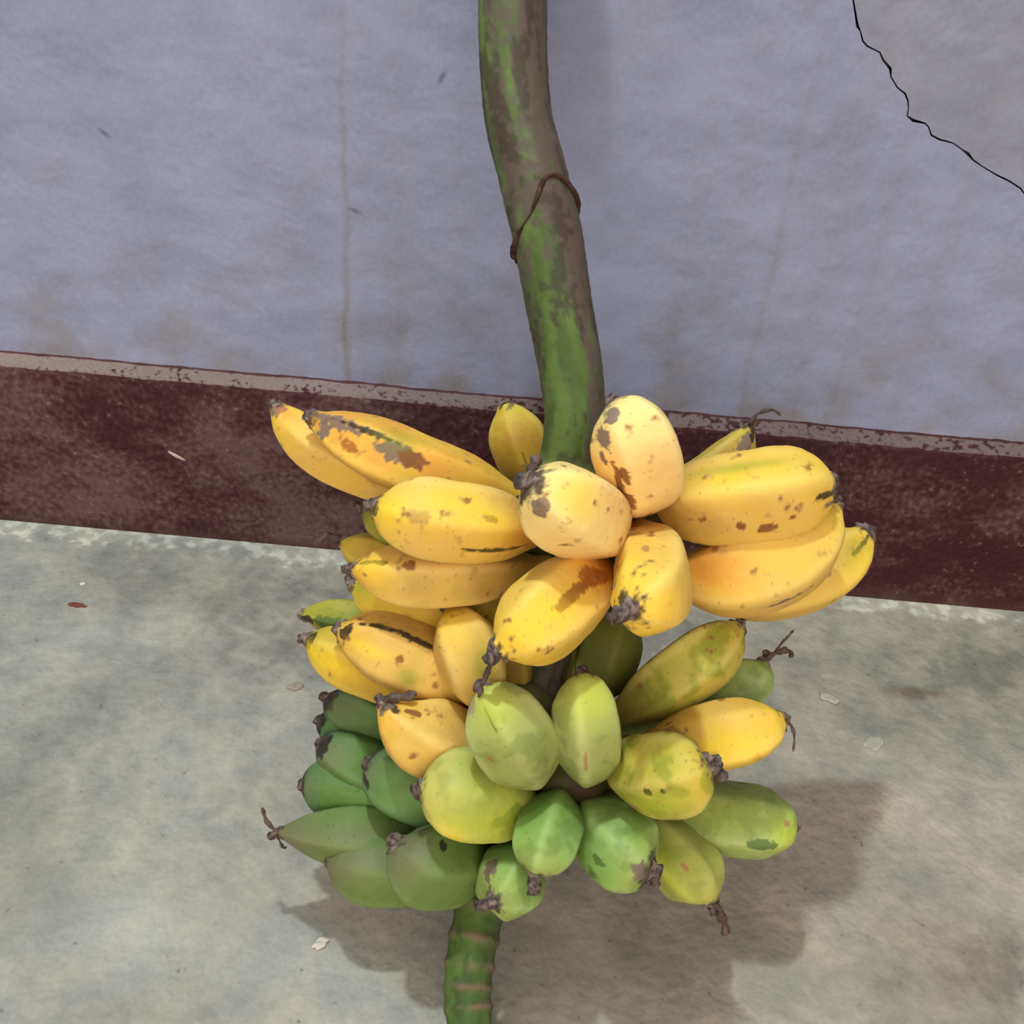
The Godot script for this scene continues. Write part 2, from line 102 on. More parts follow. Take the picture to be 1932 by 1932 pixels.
var crowns := [
	[Vector3(0.0666, 0.2948, 0.3460), 0.030],
	[Vector3(0.0251, 0.2772, 0.3181), 0.027],
	[Vector3(0.0530, 0.1521, 0.4145), 0.030],
	[Vector3(0.0099, 0.1659, 0.3847), 0.030],
	[Vector3(0.0407, 0.1169, 0.4262), 0.030],
	[Vector3(-0.0051, 0.0890, 0.4149), 0.036],
]

func lin(r: float, g: float, b: float) -> Color:
	return Color(r, g, b).srgb_to_linear()

var KINDS := {
	"ripe": {"a": lin(.87, .70, .29), "b": lin(.86, .69, .35), "root": lin(.72, .55, .25), "end": lin(.90, .73, .26), "ridge": lin(.88, .76, .42), "speck": .25, "green": 0.0},
	"spotted": {"a": lin(.86, .67, .24), "b": lin(.86, .60, .25), "root": lin(.80, .62, .22), "end": lin(.85, .62, .24), "ridge": lin(.90, .76, .34), "speck": .4, "green": 0.0},
	"pale": {"a": lin(.95, .81, .50), "b": lin(.94, .77, .46), "root": lin(.82, .60, .32), "end": lin(.91, .79, .48), "ridge": lin(.93, .83, .56), "speck": .3, "green": 0.0},
	"amber": {"a": lin(.84, .68, .33), "b": lin(.80, .64, .33), "root": lin(.60, .47, .19), "end": lin(.86, .66, .25), "ridge": lin(.88, .74, .42), "speck": .2, "green": .15},
	"dull": {"a": lin(.76, .63, .22), "b": lin(.72, .56, .23), "root": lin(.55, .42, .18), "end": lin(.76, .65, .22), "ridge": lin(.82, .72, .36), "speck": .3, "green": .1},
	"dullgreen": {"a": lin(.58, .58, .22), "b": lin(.63, .59, .21), "root": lin(.42, .42, .17), "end": lin(.60, .58, .20), "ridge": lin(.68, .66, .34), "speck": .4, "green": .5},
	"turning": {"a": lin(.76, .69, .30), "b": lin(.64, .63, .24), "root": lin(.46, .41, .17), "end": lin(.77, .68, .27), "ridge": lin(.81, .75, .43), "speck": .5, "green": .6},
	"fresh": {"a": lin(.53, .64, .35), "b": lin(.47, .60, .28), "root": lin(.36, .46, .21), "end": lin(.58, .64, .33), "ridge": lin(.64, .72, .45), "speck": .2, "green": .4},
	"lime": {"a": lin(.64, .66, .32), "b": lin(.60, .63, .28), "root": lin(.50, .50, .22), "end": lin(.72, .69, .34), "ridge": lin(.75, .74, .44), "speck": .2, "green": .3},
	"limegreen": {"a": lin(.62, .645, .38), "b": lin(.58, .62, .33), "root": lin(.46, .50, .26), "end": lin(.69, .70, .36), "ridge": lin(.74, .75, .50), "speck": .2, "green": .4},
	"palegreen": {"a": lin(.64, .71, .46), "b": lin(.60, .66, .34), "root": lin(.46, .52, .25), "end": lin(.61, .69, .34), "ridge": lin(.69, .73, .50), "speck": .25, "green": .4},
	"green": {"a": lin(.38, .50, .26), "b": lin(.33, .44, .20), "root": lin(.22, .32, .16), "end": lin(.33, .44, .26), "ridge": lin(.42, .54, .36), "speck": .3, "green": .3},
	"olive": {"a": lin(.40, .48, .25), "b": lin(.37, .45, .21), "root": lin(.27, .34, .17), "end": lin(.40, .42, .27), "ridge": lin(.46, .53, .32), "speck": .45, "green": .3},
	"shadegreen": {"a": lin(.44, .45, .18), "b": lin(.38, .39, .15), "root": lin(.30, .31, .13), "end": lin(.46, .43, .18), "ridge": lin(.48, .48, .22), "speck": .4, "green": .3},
}
const SOFT := ["yellow", "orange", "green", "lime", "scuff"]
var TONES := {
	"black": lin(.17, .13, .12), "grey": lin(.45, .37, .33), "brown": lin(.50, .29, .15), "rust": lin(.62, .37, .15), "tan": lin(.64, .48, .30), "green": lin(.46, .52, .12),
	"darkgreen": lin(.34, .42, .20), "yellow": lin(.93, .78, .16), "orange": lin(.82, .46, .12), "palegrey": lin(.60, .52, .44), "scuff": lin(.44, .42, .30), "lime": lin(.72, .76, .22),
}


func _ready() -> void:
	set_camera_and_light()
	set_noises()
	build_room()
	build_bunch()
	build_crumbs()


func set_camera_and_light() -> void:
	var cam := Camera3D.new()
	cam.name = "camera"
	cam.position = Vector3(0, 0.6752, 0.90)
	cam.basis = Basis(Vector3.RIGHT, deg_to_rad(-34.0)) * Basis(Vector3.BACK, deg_to_rad(5.14))
	cam.fov = 52.0
	cam.near = 0.02
	add_child(cam)
	cam.current = true
	var env := Environment.new()
	var sky := Sky.new()
	var sm := ProceduralSkyMaterial.new()   # an overcast afternoon, seen only through the open side of the porch
	sm.sky_top_color = Color(.94, .89, .85)
	sm.sky_horizon_color = Color(.97, .92, .87)
	sm.ground_bottom_color = Color(.42, .38, .33)
	sm.ground_horizon_color = Color(.62, .60, .56)
	sky.sky_material = sm
	env.background_mode = Environment.BG_SKY
	env.sky = sky
	env.background_energy_multiplier = 3.5
	env.tonemap_mode = Environment.TONE_MAPPER_LINEAR
	env.tonemap_exposure = 1.0
	env.sdfgi_enabled = true
	env.ssao_enabled = true
	env.ssil_enabled = true
	var we := WorldEnvironment.new()
	we.name = "world_environment"
	we.environment = env
	add_child(we)


const LAMP_AT := Vector3(-0.34, 2.2, 0.30)
const LAMP_ENERGY := 2.5


func set_noises() -> void:
	rng.seed = 7
	n_big.seed = 11
	n_big.frequency = 22.0
	n_big.fractal_octaves = 3
	n_fine.seed = 5
	n_fine.noise_type = FastNoiseLite.TYPE_CELLULAR
	n_fine.frequency = 230.0
	n_fine.cellular_return_type = FastNoiseLite.RETURN_DISTANCE
	n_fine.fractal_type = FastNoiseLite.FRACTAL_NONE
	n_warp.seed = 23
	n_warp.frequency = 140.0
	n_warp.fractal_octaves = 3
	skin_mat = StandardMaterial3D.new()
	skin_mat.resource_name = "banana_peel"
	skin_mat.vertex_color_use_as_albedo = true
	skin_mat.roughness = 0.52
	skin_mat.metallic_specular = 0.32
	husk_mat = StandardMaterial3D.new()
	husk_mat.resource_name = "dry_husk"
	husk_mat.vertex_color_use_as_albedo = true
	husk_mat.roughness = 0.9
	husk_mat.metallic_specular = 0.2
	stalk_mat = StandardMaterial3D.new()
	stalk_mat.resource_name = "stalk_rind"
	stalk_mat.vertex_color_use_as_albedo = true
	stalk_mat.roughness = 0.6
	stalk_mat.metallic_specular = 0.3


# ---------------------------------------------------------------- helpers

func put(called: String, mesh: Mesh, mat: Material, parent: Node) -> MeshInstance3D:
	var o := MeshInstance3D.new()
	o.name = called
	o.mesh = mesh
	if mat:
		o.material_override = mat
	parent.add_child(o, true)
	return o


# a closed or open sheet of (rows x cols) points; the outside is where d(col) x d(row) points
func sheet(verts: PackedVector3Array, cols_: PackedColorArray, rows: int, cols: int, wrap: bool) -> ArrayMesh:
	var normals := PackedVector3Array()
	normals.resize(verts.size())
	for i in rows:
		var i0: int = maxi(i - 1, 0)
		var i1: int = mini(i + 1, rows - 1)
		for j in cols:
			var j0: int = (j + cols - 1) % cols if wrap else maxi(j - 1, 0)
			var j1: int = (j + 1) % cols if wrap else mini(j + 1, cols - 1)
			var du := verts[i * cols + j1] - verts[i * cols + j0]
			var dt := verts[i1 * cols + j] - verts[i0 * cols + j]
			var nn := du.cross(dt)
			normals[i * cols + j] = nn.normalized() if nn.length_squared() > 1e-20 else Vector3.UP
	var idx := PackedInt32Array()
	var last: int = cols if wrap else cols - 1
	for i in rows - 1:
		for j in last:
			var a := i * cols + j
			var b := i * cols + (j + 1) % cols
			var c := a + cols
			var d := b + cols
			idx.append_array([a, c, b, b, c, d])
	var arr := []
	arr.resize(Mesh.ARRAY_MAX)
	arr[Mesh.ARRAY_VERTEX] = verts
	arr[Mesh.ARRAY_NORMAL] = normals
	arr[Mesh.ARRAY_COLOR] = cols_
	arr[Mesh.ARRAY_INDEX] = idx
	var m := ArrayMesh.new()
	m.add_surface_from_arrays(Mesh.PRIMITIVE_TRIANGLES, arr)
	return m


func catmull(p: Array, s: float) -> Variant:
	var n := p.size() - 1
	var x: float = clampf(s, 0.0, 1.0) * n
	var k: int = mini(int(x), n - 1)
	var f := x - k
	var a = p[maxi(k - 1, 0)]
	var b = p[k]
	var c = p[k + 1]
	var d = p[mini(k + 2, n)]
	return 0.5 * ((2.0 * b) + (c - a) * f + (2.0 * a - 5.0 * b + 4.0 * c - d) * f * f + (3.0 * b - a - 3.0 * c + d) * f * f * f)


# a bent tube through points, radius from a function of 0..1, lumps from noise, closed at both ends
func tube(points: Array, radius: Callable, tint: Callable, rows: int, cols: int, lump := 0.0) -> ArrayMesh:
	var v := PackedVector3Array()
	var c := PackedColorArray()
	var ref := Vector3(0, 0.3, 1)
	for i in rows + 2:
		var s: float = clampf(float(i - 1) / (rows - 1), 0.0, 1.0)
		var p: Vector3 = catmull(points, s)
		var t: Vector3 = (catmull(points, minf(s + 0.01, 1.0)) - catmull(points, maxf(s - 0.01, 0.0))).normalized()
		var nrm := (ref - t * ref.dot(t)).normalized()
		ref = nrm
		var bi := t.cross(nrm)
		var r: float = radius.call(s)
		if i == 0 or i == rows + 1:
			r *= 0.02
		for j in cols:
			var a := TAU * j / cols
			var dir := nrm * cos(a) + bi * sin(a)
			var q := p + dir * r
			if lump > 0.0:
				q += dir * r * lump * n_warp.get_noise_3dv(q * 1.3)
			v.append(q)
			c.append(tint.call(s, a, q))
	return sheet(v, c, rows + 2, cols, true)


# ---------------------------------------------------------------- the room

func box(called: String, lo: Vector3, hi: Vector3, mat: Material, parent: Node) -> MeshInstance3D:
	var m := BoxMesh.new()
	m.size = hi - lo
	var o := put(called, m, mat, parent)
	o.position = (lo + hi) / 2.0
	return o


func structure(o: Node, label: String) -> void:
	o.set_meta("kind", "structure")
	o.set_meta("label", label)


func plain(r: float, g: float, b: float, rough := 0.9) -> StandardMaterial3D:
	var m := StandardMaterial3D.new()
	m.albedo_color = Color(r, g, b)
	m.roughness = rough
	m.metallic_specular = 0.2
	return m


func layer(seed_: int, freq: float, w: int, h: int, stretch := Vector2.ONE, octaves := 4) -> PackedByteArray:
	var n := FastNoiseLite.new()
	n.seed = seed_
	n.frequency = freq
	n.fractal_octaves = octaves
	var sw := int(w / stretch.x)
	var sh := int(h / stretch.y)
	var im := n.get_image(sw, sh, false, false, true)
	if sw != w or sh != h:
		im.resize(w, h, Image.INTERPOLATE_CUBIC)
	im.convert(Image.FORMAT_L8)
	return im.get_data()


func bumps(freq: float, strength: float, w: int, h: int) -> NoiseTexture2D:
	var n := FastNoiseLite.new()
	n.seed = 31
	n.frequency = freq
	n.fractal_octaves = 4
	var t := NoiseTexture2D.new()
	t.width = w
	t.height = h
	t.noise = n
	t.seamless = true
	t.as_normal_map = true
	t.bump_strength = strength
	return t


const WALL_W := 2048
const WALL_H := 1024


func wall_material() -> StandardMaterial3D:
	# painted plaster, 1.6 m by 0.8 m of it: u from x = -0.8, v down from y = 0.95
	var big := layer(3, 0.004, WALL_W, WALL_H)
	var mid := layer(4, 0.018, WALL_W, WALL_H, Vector2(2, 1))
	var fine := layer(5, 0.12, WALL_W, WALL_H)
	var streak := layer(6, 0.03, WALL_W, WALL_H, Vector2(1, 16))
	var soil := layer(8, 0.009, WALL_W, WALL_H, Vector2(1, 1))
	var smudges := [[-0.379, 0.413, .8, -.6], [-0.163, 0.365, .9, -.3], [-0.09, 0.483, .5, .86]]   # x, y, direction
	var drips := [[-0.172, .0030, .40], [-0.155, .006, .10], [-0.125, .012, .13], [-0.07, .010, .12], [-0.02, .012, .12], [0.212, .004, .28], [0.17, .012, .12], [0.26, .014, .15], [0.30, .006, .16], [0.135, .008, .12], [0.36, .008, .14], [-0.29, .005, .06]]
	var data := PackedByteArray()
	data.resize(WALL_W * WALL_H * 3)
	var drip_row := PackedFloat32Array()
	drip_row.resize(WALL_W)
	for i in WALL_W:
		var x := -0.8 + 1.6 * i / WALL_W
		var s := 0.0
		for d in drips:
			s = maxf(s, d[2] * exp(-pow((x - d[0]) / d[1], 2.0)))
		drip_row[i] = s
	for j in WALL_H:
		var y := 0.95 - 0.8 * j / WALL_H
		var low: float = clampf((0.33 - y) / 0.14, 0.0, 1.0)
		var fall: float = clampf((0.62 - y) / 0.35, 0.15, 1.0)
		var shift := int(2.0 * sin(y * 31.0) + 1.5 * sin(y * 83.0))
		for i in WALL_W:
			var k := j * WALL_W + i
			var b := big[k] / 255.0 - 0.5
			var m := mid[k] / 255.0 - 0.5
			var f := fine[k] / 255.0 - 0.5
			var st := streak[k] / 255.0
			var so := soil[k] / 255.0
			var v := 1.0 + 0.05 * b + 0.11 * m + 0.06 * f
			var stain: float = drip_row[clampi(i + shift, 0, WALL_W - 1)] * fall * (0.5 + st) + low * 0.42 * clampf((so - 0.42) * 3.0, 0.0, 1.0) + 0.10 * clampf((so - 0.55) * 3.0, 0.0, 1.0)
			for sm in smudges:
				var dx: float = (float(i) / WALL_W * 1.6 - 0.8) - sm[0]
				if absf(dx) < 0.014 and absf(y - sm[1]) < 0.014:
					var along: float = dx * sm[2] + (y - sm[1]) * sm[3]
					var across: float = -dx * sm[3] + (y - sm[1]) * sm[2]
					v *= 1.0 - 0.28 * exp(-pow(along / 0.005, 2.0) - pow(across / 0.0018, 2.0))
			if m < -0.36 and so > 0.5:
				stain += 0.10
			data[k * 3] = clampi(int(255.0 * v * lerpf(0.560, 0.51, stain)), 0, 255)
			data[k * 3 + 1] = clampi(int(255.0 * v * lerpf(0.575, 0.465, stain)), 0, 255)
			data[k * 3 + 2] = clampi(int(255.0 * v * lerpf(0.660, 0.43, stain)), 0, 255)
	var mat := StandardMaterial3D.new()
	mat.albedo_texture = ImageTexture.create_from_image(Image.create_from_data(WALL_W, WALL_H, false, Image.FORMAT_RGB8, data))
	mat.roughness = 0.85
	mat.metallic_specular = 0.25
	mat.normal_enabled = true
	mat.normal_texture = bumps(0.035, 5.0, WALL_W, WALL_H)
	mat.normal_scale = 0.16
	return mat


const FLOOR_W := 2048
const FLOOR_H := 1280


func floor_material() -> StandardMaterial3D:
	# worn cement, 1.6 m by 1.0 m of it: u from x = -0.8, v from z = -0.1 towards the room
	var big := layer(13, 0.0035, FLOOR_W, FLOOR_H)
	var mid := layer(14, 0.011, FLOOR_W, FLOOR_H)
	var small := layer(17, 0.04, FLOOR_W, FLOOR_H)
	var fine := layer(15, 0.15, FLOOR_W, FLOOR_H)
	var scratch := layer(16, 0.03, FLOOR_W, FLOOR_H, Vector2(24, 1))
	# blots: x, z, half width, half depth, r, g, b, strength
	var blots := [
		[-0.12, 0.10, 0.12, 0.06, .40, .36, .32, .55], [0.10, 0.12, 0.16, 0.10, .40, .36, .33, .40], [-0.21, 0.16, 0.08, 0.05, .44, .39, .35, .35],
		[0.342, 0.222, 0.016, 0.016, .70, .67, .60, .6], [0.36, 0.43, 0.05, 0.035, .46, .40, .34, .5], [0.48, 0.10, 0.14, 0.05, .42, .42, .36, .45],
		[0.43, 0.20, 0.10, 0.05, .50, .50, .45, .4], [0.40, 0.145, 0.03, 0.008, .46, .36, .28, .45], [-0.05, 0.48, 0.09, 0.06, .68, .69, .67, .35],
		[-0.24, 0.47, 0.06, 0.04, .72, .71, .66, .35], [-0.37, 0.40, 0.08, 0.08, .66, .63, .54, .35], [-0.40, 0.30, 0.10, 0.10, .56, .54, .48, .35], [-0.30, 0.09, 0.14, 0.05, .50, .47, .41, .45],
	]
	var data := PackedByteArray()
	data.resize(FLOOR_W * FLOOR_H * 3)
	for j in FLOOR_H:
		var z := -0.1 + 1.0 * j / FLOOR_H
		var row_blots := []
		for d in blots:
			if absf(z - d[1]) < d[3] * 2.2:
				row_blots.append(d)
		for i in FLOOR_W:
			var x := -0.8 + 1.6 * i / FLOOR_W
			var k := j * FLOOR_W + i
			var b := big[k] / 255.0 - 0.5
			var m := mid[k] / 255.0 - 0.5
			var s := small[k] / 255.0 - 0.5
			var f := fine[k] / 255.0 - 0.5
			var r := 0.605
			var g := 0.580
			var bl := 0.525
			var warm := clampf((x + 0.1) / 0.4, -1.0, 1.0) * 0.012
			r += warm
			bl -= warm
			for d in row_blots:
				var q: float = pow((x - d[0]) / d[2], 2.0) + pow((z - d[1]) / d[3], 2.0) + m * 1.6 + s * 0.9
				if q < 2.2:
					var w: float = d[7] * exp(-maxf(q, 0.0) * 1.4)
					r = lerpf(r, d[4], w)
					g = lerpf(g, d[5], w)
					bl = lerpf(bl, d[6], w)
			var edge: float = clampf((0.028 - z + s * 0.02 + m * 0.03) / 0.012, 0.0, 1.0)
			if edge > 0.0:
				var pale := edge * (0.35 + 0.65 * clampf(s * 5.0, 0.0, 1.0))
				r = lerpf(r, 0.74, pale)
				g = lerpf(g, 0.72, pale)
				bl = lerpf(bl, 0.66, pale)
			var sc := clampf((scratch[k] / 255.0 - 0.70) * 5.0, 0.0, 1.0) * 0.02
			var v := 1.0 + 0.20 * b + 0.21 * m + 0.10 * s + 0.07 * f + sc
			if s < -0.34 and f < -0.12:
				v *= 0.78
			data[k * 3] = clampi(int(255.0 * v * r), 0, 255)
			data[k * 3 + 1] = clampi(int(255.0 * v * (g - 0.02 * m)), 0, 255)
			data[k * 3 + 2] = clampi(int(255.0 * v * (bl - 0.05 * m)), 0, 255)
	var mat := StandardMaterial3D.new()
	mat.albedo_texture = ImageTexture.create_from_image(Image.create_from_data(FLOOR_W, FLOOR_H, false, Image.FORMAT_RGB8, data))
	mat.roughness = 0.72
	mat.metallic_specular = 0.3
	mat.normal_enabled = true
	mat.normal_texture = bumps(0.05, 3.0, FLOOR_W, FLOOR_H)
	mat.normal_scale = 0.45
	return mat


const SKIRT_W := 2048
const SKIRT_H := 256


func skirting_material() -> StandardMaterial3D:
	# dark red floor paint, dusty and rubbed; u from x = -0.8, v from the ledge down
	var big := layer(43, 0.006, SKIRT_W, SKIRT_H, Vector2(2, 1))
	var mid := layer(44, 0.025, SKIRT_W, SKIRT_H, Vector2(2, 1))
	var small := layer(46, 0.09, SKIRT_W, SKIRT_H)
	var fine := layer(45, 0.2, SKIRT_W, SKIRT_H)
	var data := PackedByteArray()
	data.resize(SKIRT_W * SKIRT_H * 3)
	var ledge := SKIRT_H * 0.115
	for j in SKIRT_H:
		var down := (j - ledge) / (SKIRT_H - ledge)
		for i in SKIRT_W:
			var x := -0.8 + 1.6 * i / SKIRT_W
			var k := j * SKIRT_W + i
			var b := big[k] / 255.0
			var m := mid[k] / 255.0
			var s := small[k] / 255.0
			var f := fine[k] / 255.0 - 0.5
			var dust := 0.0
			var r := 0.24
			var g := 0.108
			var bl := 0.12
			var left := clampf((0.05 - x) / 0.3, 0.0, 1.0)
			if down < 0.0:   # the sloping top
				var worn := clampf((s + 0.6 * m + 0.12 * left - 0.52) * 4.0, 0.0, 1.0)
				if j < ledge * 0.25:
					worn *= 0.2
				dust = worn * 0.92
				r = lerpf(r, lerpf(.43, .51, left), dust)
				g = lerpf(g, lerpf(.38, .46, left), dust)
				bl = lerpf(bl, lerpf(.36, .43, left), dust)
			else:
				dust = clampf((0.55 * b + 0.45 * m + 0.55 * s - 0.72 + 0.30 * left * (0.4 + down)) * 1.6, 0.0, 0.75)
				dust = maxf(dust, clampf((down - 0.93 + 0.06 * (m - 0.5)) * 10.0, 0.0, 0.7))
				r = lerpf(r, .41, dust)
				g = lerpf(g, .325, dust)
				bl = lerpf(bl, .31, dust)
				if s > 0.80 and m > 0.45:
					r = lerpf(r, .58, .45)
					g = lerpf(g, .45, .45)
					bl = lerpf(bl, .45, .45)
			var v := 1.0 + 0.18 * f + 0.12 * (b - 0.5)
			data[k * 3] = clampi(int(255.0 * v * r), 0, 255)
			data[k * 3 + 1] = clampi(int(255.0 * v * g), 0, 255)
			data[k * 3 + 2] = clampi(int(255.0 * v * bl), 0, 255)
	var mat := StandardMaterial3D.new()
	mat.albedo_texture = ImageTexture.create_from_image(Image.create_from_data(SKIRT_W, SKIRT_H, false, Image.FORMAT_RGB8, data))
	mat.roughness = 0.68
	mat.metallic_specular = 0.3
	mat.normal_enabled = true
	mat.normal_texture = bumps(0.06, 4.0, SKIRT_W, SKIRT_H)
	mat.normal_scale = 0.4
	return mat


# a plaster coat of the given outline (x, y), its front at z, its edges going back by depth
func plaster(outline: PackedVector2Array, z: float, depth: float) -> ArrayMesh:
	var st := SurfaceTool.new()
	st.begin(Mesh.PRIMITIVE_TRIANGLES)
	var tri := Geometry2D.triangulate_polygon(outline)
	for k in range(0, tri.size(), 3):
		var a := outline[tri[k]]
		var b := outline[tri[k + 1]]
		var c := outline[tri[k + 2]]
		if (b - a).cross(c - a) > 0.0:   # front faces run clockwise
			var w := b
			b = c
			c = w
		for p in [a, b, c]:
			st.set_normal(Vector3(0, 0, 1))
			st.set_tangent(Plane(1, 0, 0, -1))
			st.set_uv(Vector2((p.x + 0.8) / 1.6, (0.95 - p.y) / 0.8))
			st.add_vertex(Vector3(p.x, p.y, z))
	var n := outline.size()
	var area := 0.0
	for k in n:
		area += outline[k].cross(outline[(k + 1) % n])
	for k in n:
		var a := outline[k]
		var b := outline[(k + 1) % n]
		if area > 0.0:
			var w := a
			a = b
			b = w
		var e := (b - a).normalized()
		var nn := Vector3(-e.y, e.x, 0)
		for q in [[a, 0.0], [b, 0.0], [b, depth], [a, 0.0], [b, depth], [a, depth]]:
			st.set_normal(nn)
			st.set_tangent(Plane(1, 0, 0, -1))
			st.set_uv(Vector2((q[0].x + 0.8) / 1.6, (0.95 - q[0].y) / 0.8))
			st.add_vertex(Vector3(q[0].x, q[0].y, z - q[1]))
	return st.commit()


func build_room() -> void:
	var wall := Node3D.new()
	wall.name = "wall_back"
	structure(wall, "bluish grey painted plaster wall with faint drip stains and a crack")
	add_child(wall)
	var wm := wall_material()
	box("masonry", Vector3(-1.75, 0, -0.17), Vector3(1.75, 2.6, -0.024), plain(.40, .37, .37), wall)
	# the plaster has split along the crack: a main coat and the corner above it
	var left := PackedVector2Array()
	var right := PackedVector2Array()
	var n := crack_line.size()
	for k in n:
		var p: Vector2 = crack_line[k]
		var along: Vector2 = (crack_line[mini(k + 1, n - 1)] - crack_line[maxi(k - 1, 0)]).normalized()
		var side := Vector2(along.y, -along.x)        # down and left of the crack
		if side.x > 0.0:
			side = -side
		var half: float = 0.0004 + 0.0003 * absf(sin(k * 2.3)) + (0.0005 if k % 7 == 3 else 0.0)
		left.append(p + side * half)
		right.append(p - side * half)
	var top := Vector2(crack_line[0].x, 2.6)
	var out := Vector2(1.75, crack_line[n - 1].y - 0.12)
	var pl := PackedVector2Array([Vector2(-1.75, 0), Vector2(-1.75, 2.6), top + Vector2(-.001, 0)])
	pl.append_array(left)
	pl.append_array([out + Vector2(0, -.001), Vector2(1.75, 0)])
	put("plaster", plaster(pl, -0.014, 0.0095), wm, wall)
	var pr := PackedVector2Array([top + Vector2(.001, 0)])
	pr.append_array(right)
	pr.append_array([out + Vector2(0, .001), Vector2(1.75, 2.6)])
	var wm2: StandardMaterial3D = wm.duplicate()
	wm2.albedo_color = Color(.985, .965, .93)
	put("plaster", plaster(pr, -0.0142, 0.0095), wm2, wall)

	var fl := put("floor", slab(-1.75, 1.75, -0.024, 2.6), floor_material(), self)
	structure(fl, "worn grey beige cement floor with stains and scratches")

	var sk := put("baseboard_back", skirting(), skirting_material(), self)
	structure(sk, "dark red painted cement skirting with a dusty worn top edge")

	var white := plain(.78, .78, .76)
	structure(box("ceiling", Vector3(-1.9, 2.6, -0.17), Vector3(1.9, 2.75, 2.6), white, self), "pale ceiling slab of the porch")
	structure(box("wall_left", Vector3(-1.9, 0, -0.17), Vector3(-1.75, 2.6, 2.6), plain(.62, .64, .70), self), "painted side wall of the porch")
	structure(box("wall_right", Vector3(1.75, 0, -0.17), Vector3(1.9, 2.6, 2.6), plain(.62, .64, .70), self), "painted side wall of the porch")
	structure(box("ground", Vector3(-15, -0.45, 2.6), Vector3(15, -0.15, 20), plain(.45, .40, .33), self), "bare earth yard beyond the porch")

	# the lamp that lights the wall from above
	var lamp := Node3D.new()
	lamp.name = "hanging_bulb"
	lamp.position = LAMP_AT
	lamp.set_meta("label", "white bulb hanging on a cord from the porch ceiling")
	lamp.set_meta("category", "lamp")
	add_child(lamp)
	var glow := StandardMaterial3D.new()
	glow.albedo_color = Color(.95, .95, .92)
	glow.emission_enabled = true
	glow.emission = Color(1, .98, .94)
	glow.emission_energy_multiplier = 2.0
	var globe := SphereMesh.new()
	globe.radius = 0.032
	globe.height = 0.07
	put("bulb", globe, glow, lamp)
	var sock := CylinderMesh.new()
	sock.top_radius = 0.014
	sock.bottom_radius = 0.018
	sock.height = 0.05
	put("socket", sock, plain(.12, .12, .12, .5), lamp).position = Vector3(0, 0.055, 0)
	var cord := CylinderMesh.new()
	cord.top_radius = 0.003
	cord.bottom_radius = 0.003
	cord.height = 2.6 - LAMP_AT.y - 0.08
	put("cord", cord, plain(.1, .1, .1, .6), lamp).position = Vector3(0, 0.08 + cord.height / 2.0, 0)
	var l := OmniLight3D.new()
	l.name = "bulb_light"
	l.light_color = Color(.90, .97, 1)
	l.light_energy = LAMP_ENERGY
	l.light_size = 0.05
	l.omni_range = 8.0
	l.omni_attenuation = 2.0
	l.shadow_enabled = true
	lamp.add_child(l)


func slab(x0: float, x1: float, z0: float, z1: float) -> ArrayMesh:
	var st := SurfaceTool.new()
	st.begin(Mesh.PRIMITIVE_TRIANGLES)
	var lo := Vector3(x0, -0.15, z0)
	var hi := Vector3(x1, 0.0, z1)
	for face in [
		[Vector3.UP, Vector3(lo.x, hi.y, lo.z), Vector3(hi.x, hi.y, lo.z), Vector3(hi.x, hi.y, hi.z), Vector3(lo.x, hi.y, hi.z)],
		[Vector3.DOWN, Vector3(lo.x, lo.y, hi.z), Vector3(hi.x, lo.y, hi.z), Vector3(hi.x, lo.y, lo.z), Vector3(lo.x, lo.y, lo.z)],
		[Vector3.BACK, Vector3(lo.x, hi.y, hi.z), Vector3(hi.x, hi.y, hi.z), Vector3(hi.x, lo.y, hi.z), Vector3(lo.x, lo.y, hi.z)],
		[Vector3.FORWARD, Vector3(hi.x, hi.y, lo.z), Vector3(lo.x, hi.y, lo.z), Vector3(lo.x, lo.y, lo.z), Vector3(hi.x, lo.y, lo.z)],
		[Vector3.RIGHT, Vector3(hi.x, hi.y, hi.z), Vector3(hi.x, hi.y, lo.z), Vector3(hi.x, lo.y, lo.z), Vector3(hi.x, lo.y, hi.z)],
		[Vector3.LEFT, Vector3(lo.x, hi.y, lo.z), Vector3(lo.x, hi.y, hi.z), Vector3(lo.x, lo.y, hi.z), Vector3(lo.x, lo.y, lo.z)],
	]:
		for k in [1, 2, 3, 1, 3, 4]:
			var p: Vector3 = face[k]
			st.set_normal(face[0])
			st.set_tangent(Plane(1, 0, 0, 1))
			st.set_uv(Vector2((p.x + 0.8) / 1.6, (p.z + 0.1) / 1.0))
			st.add_vertex(p)
	return st.commit()


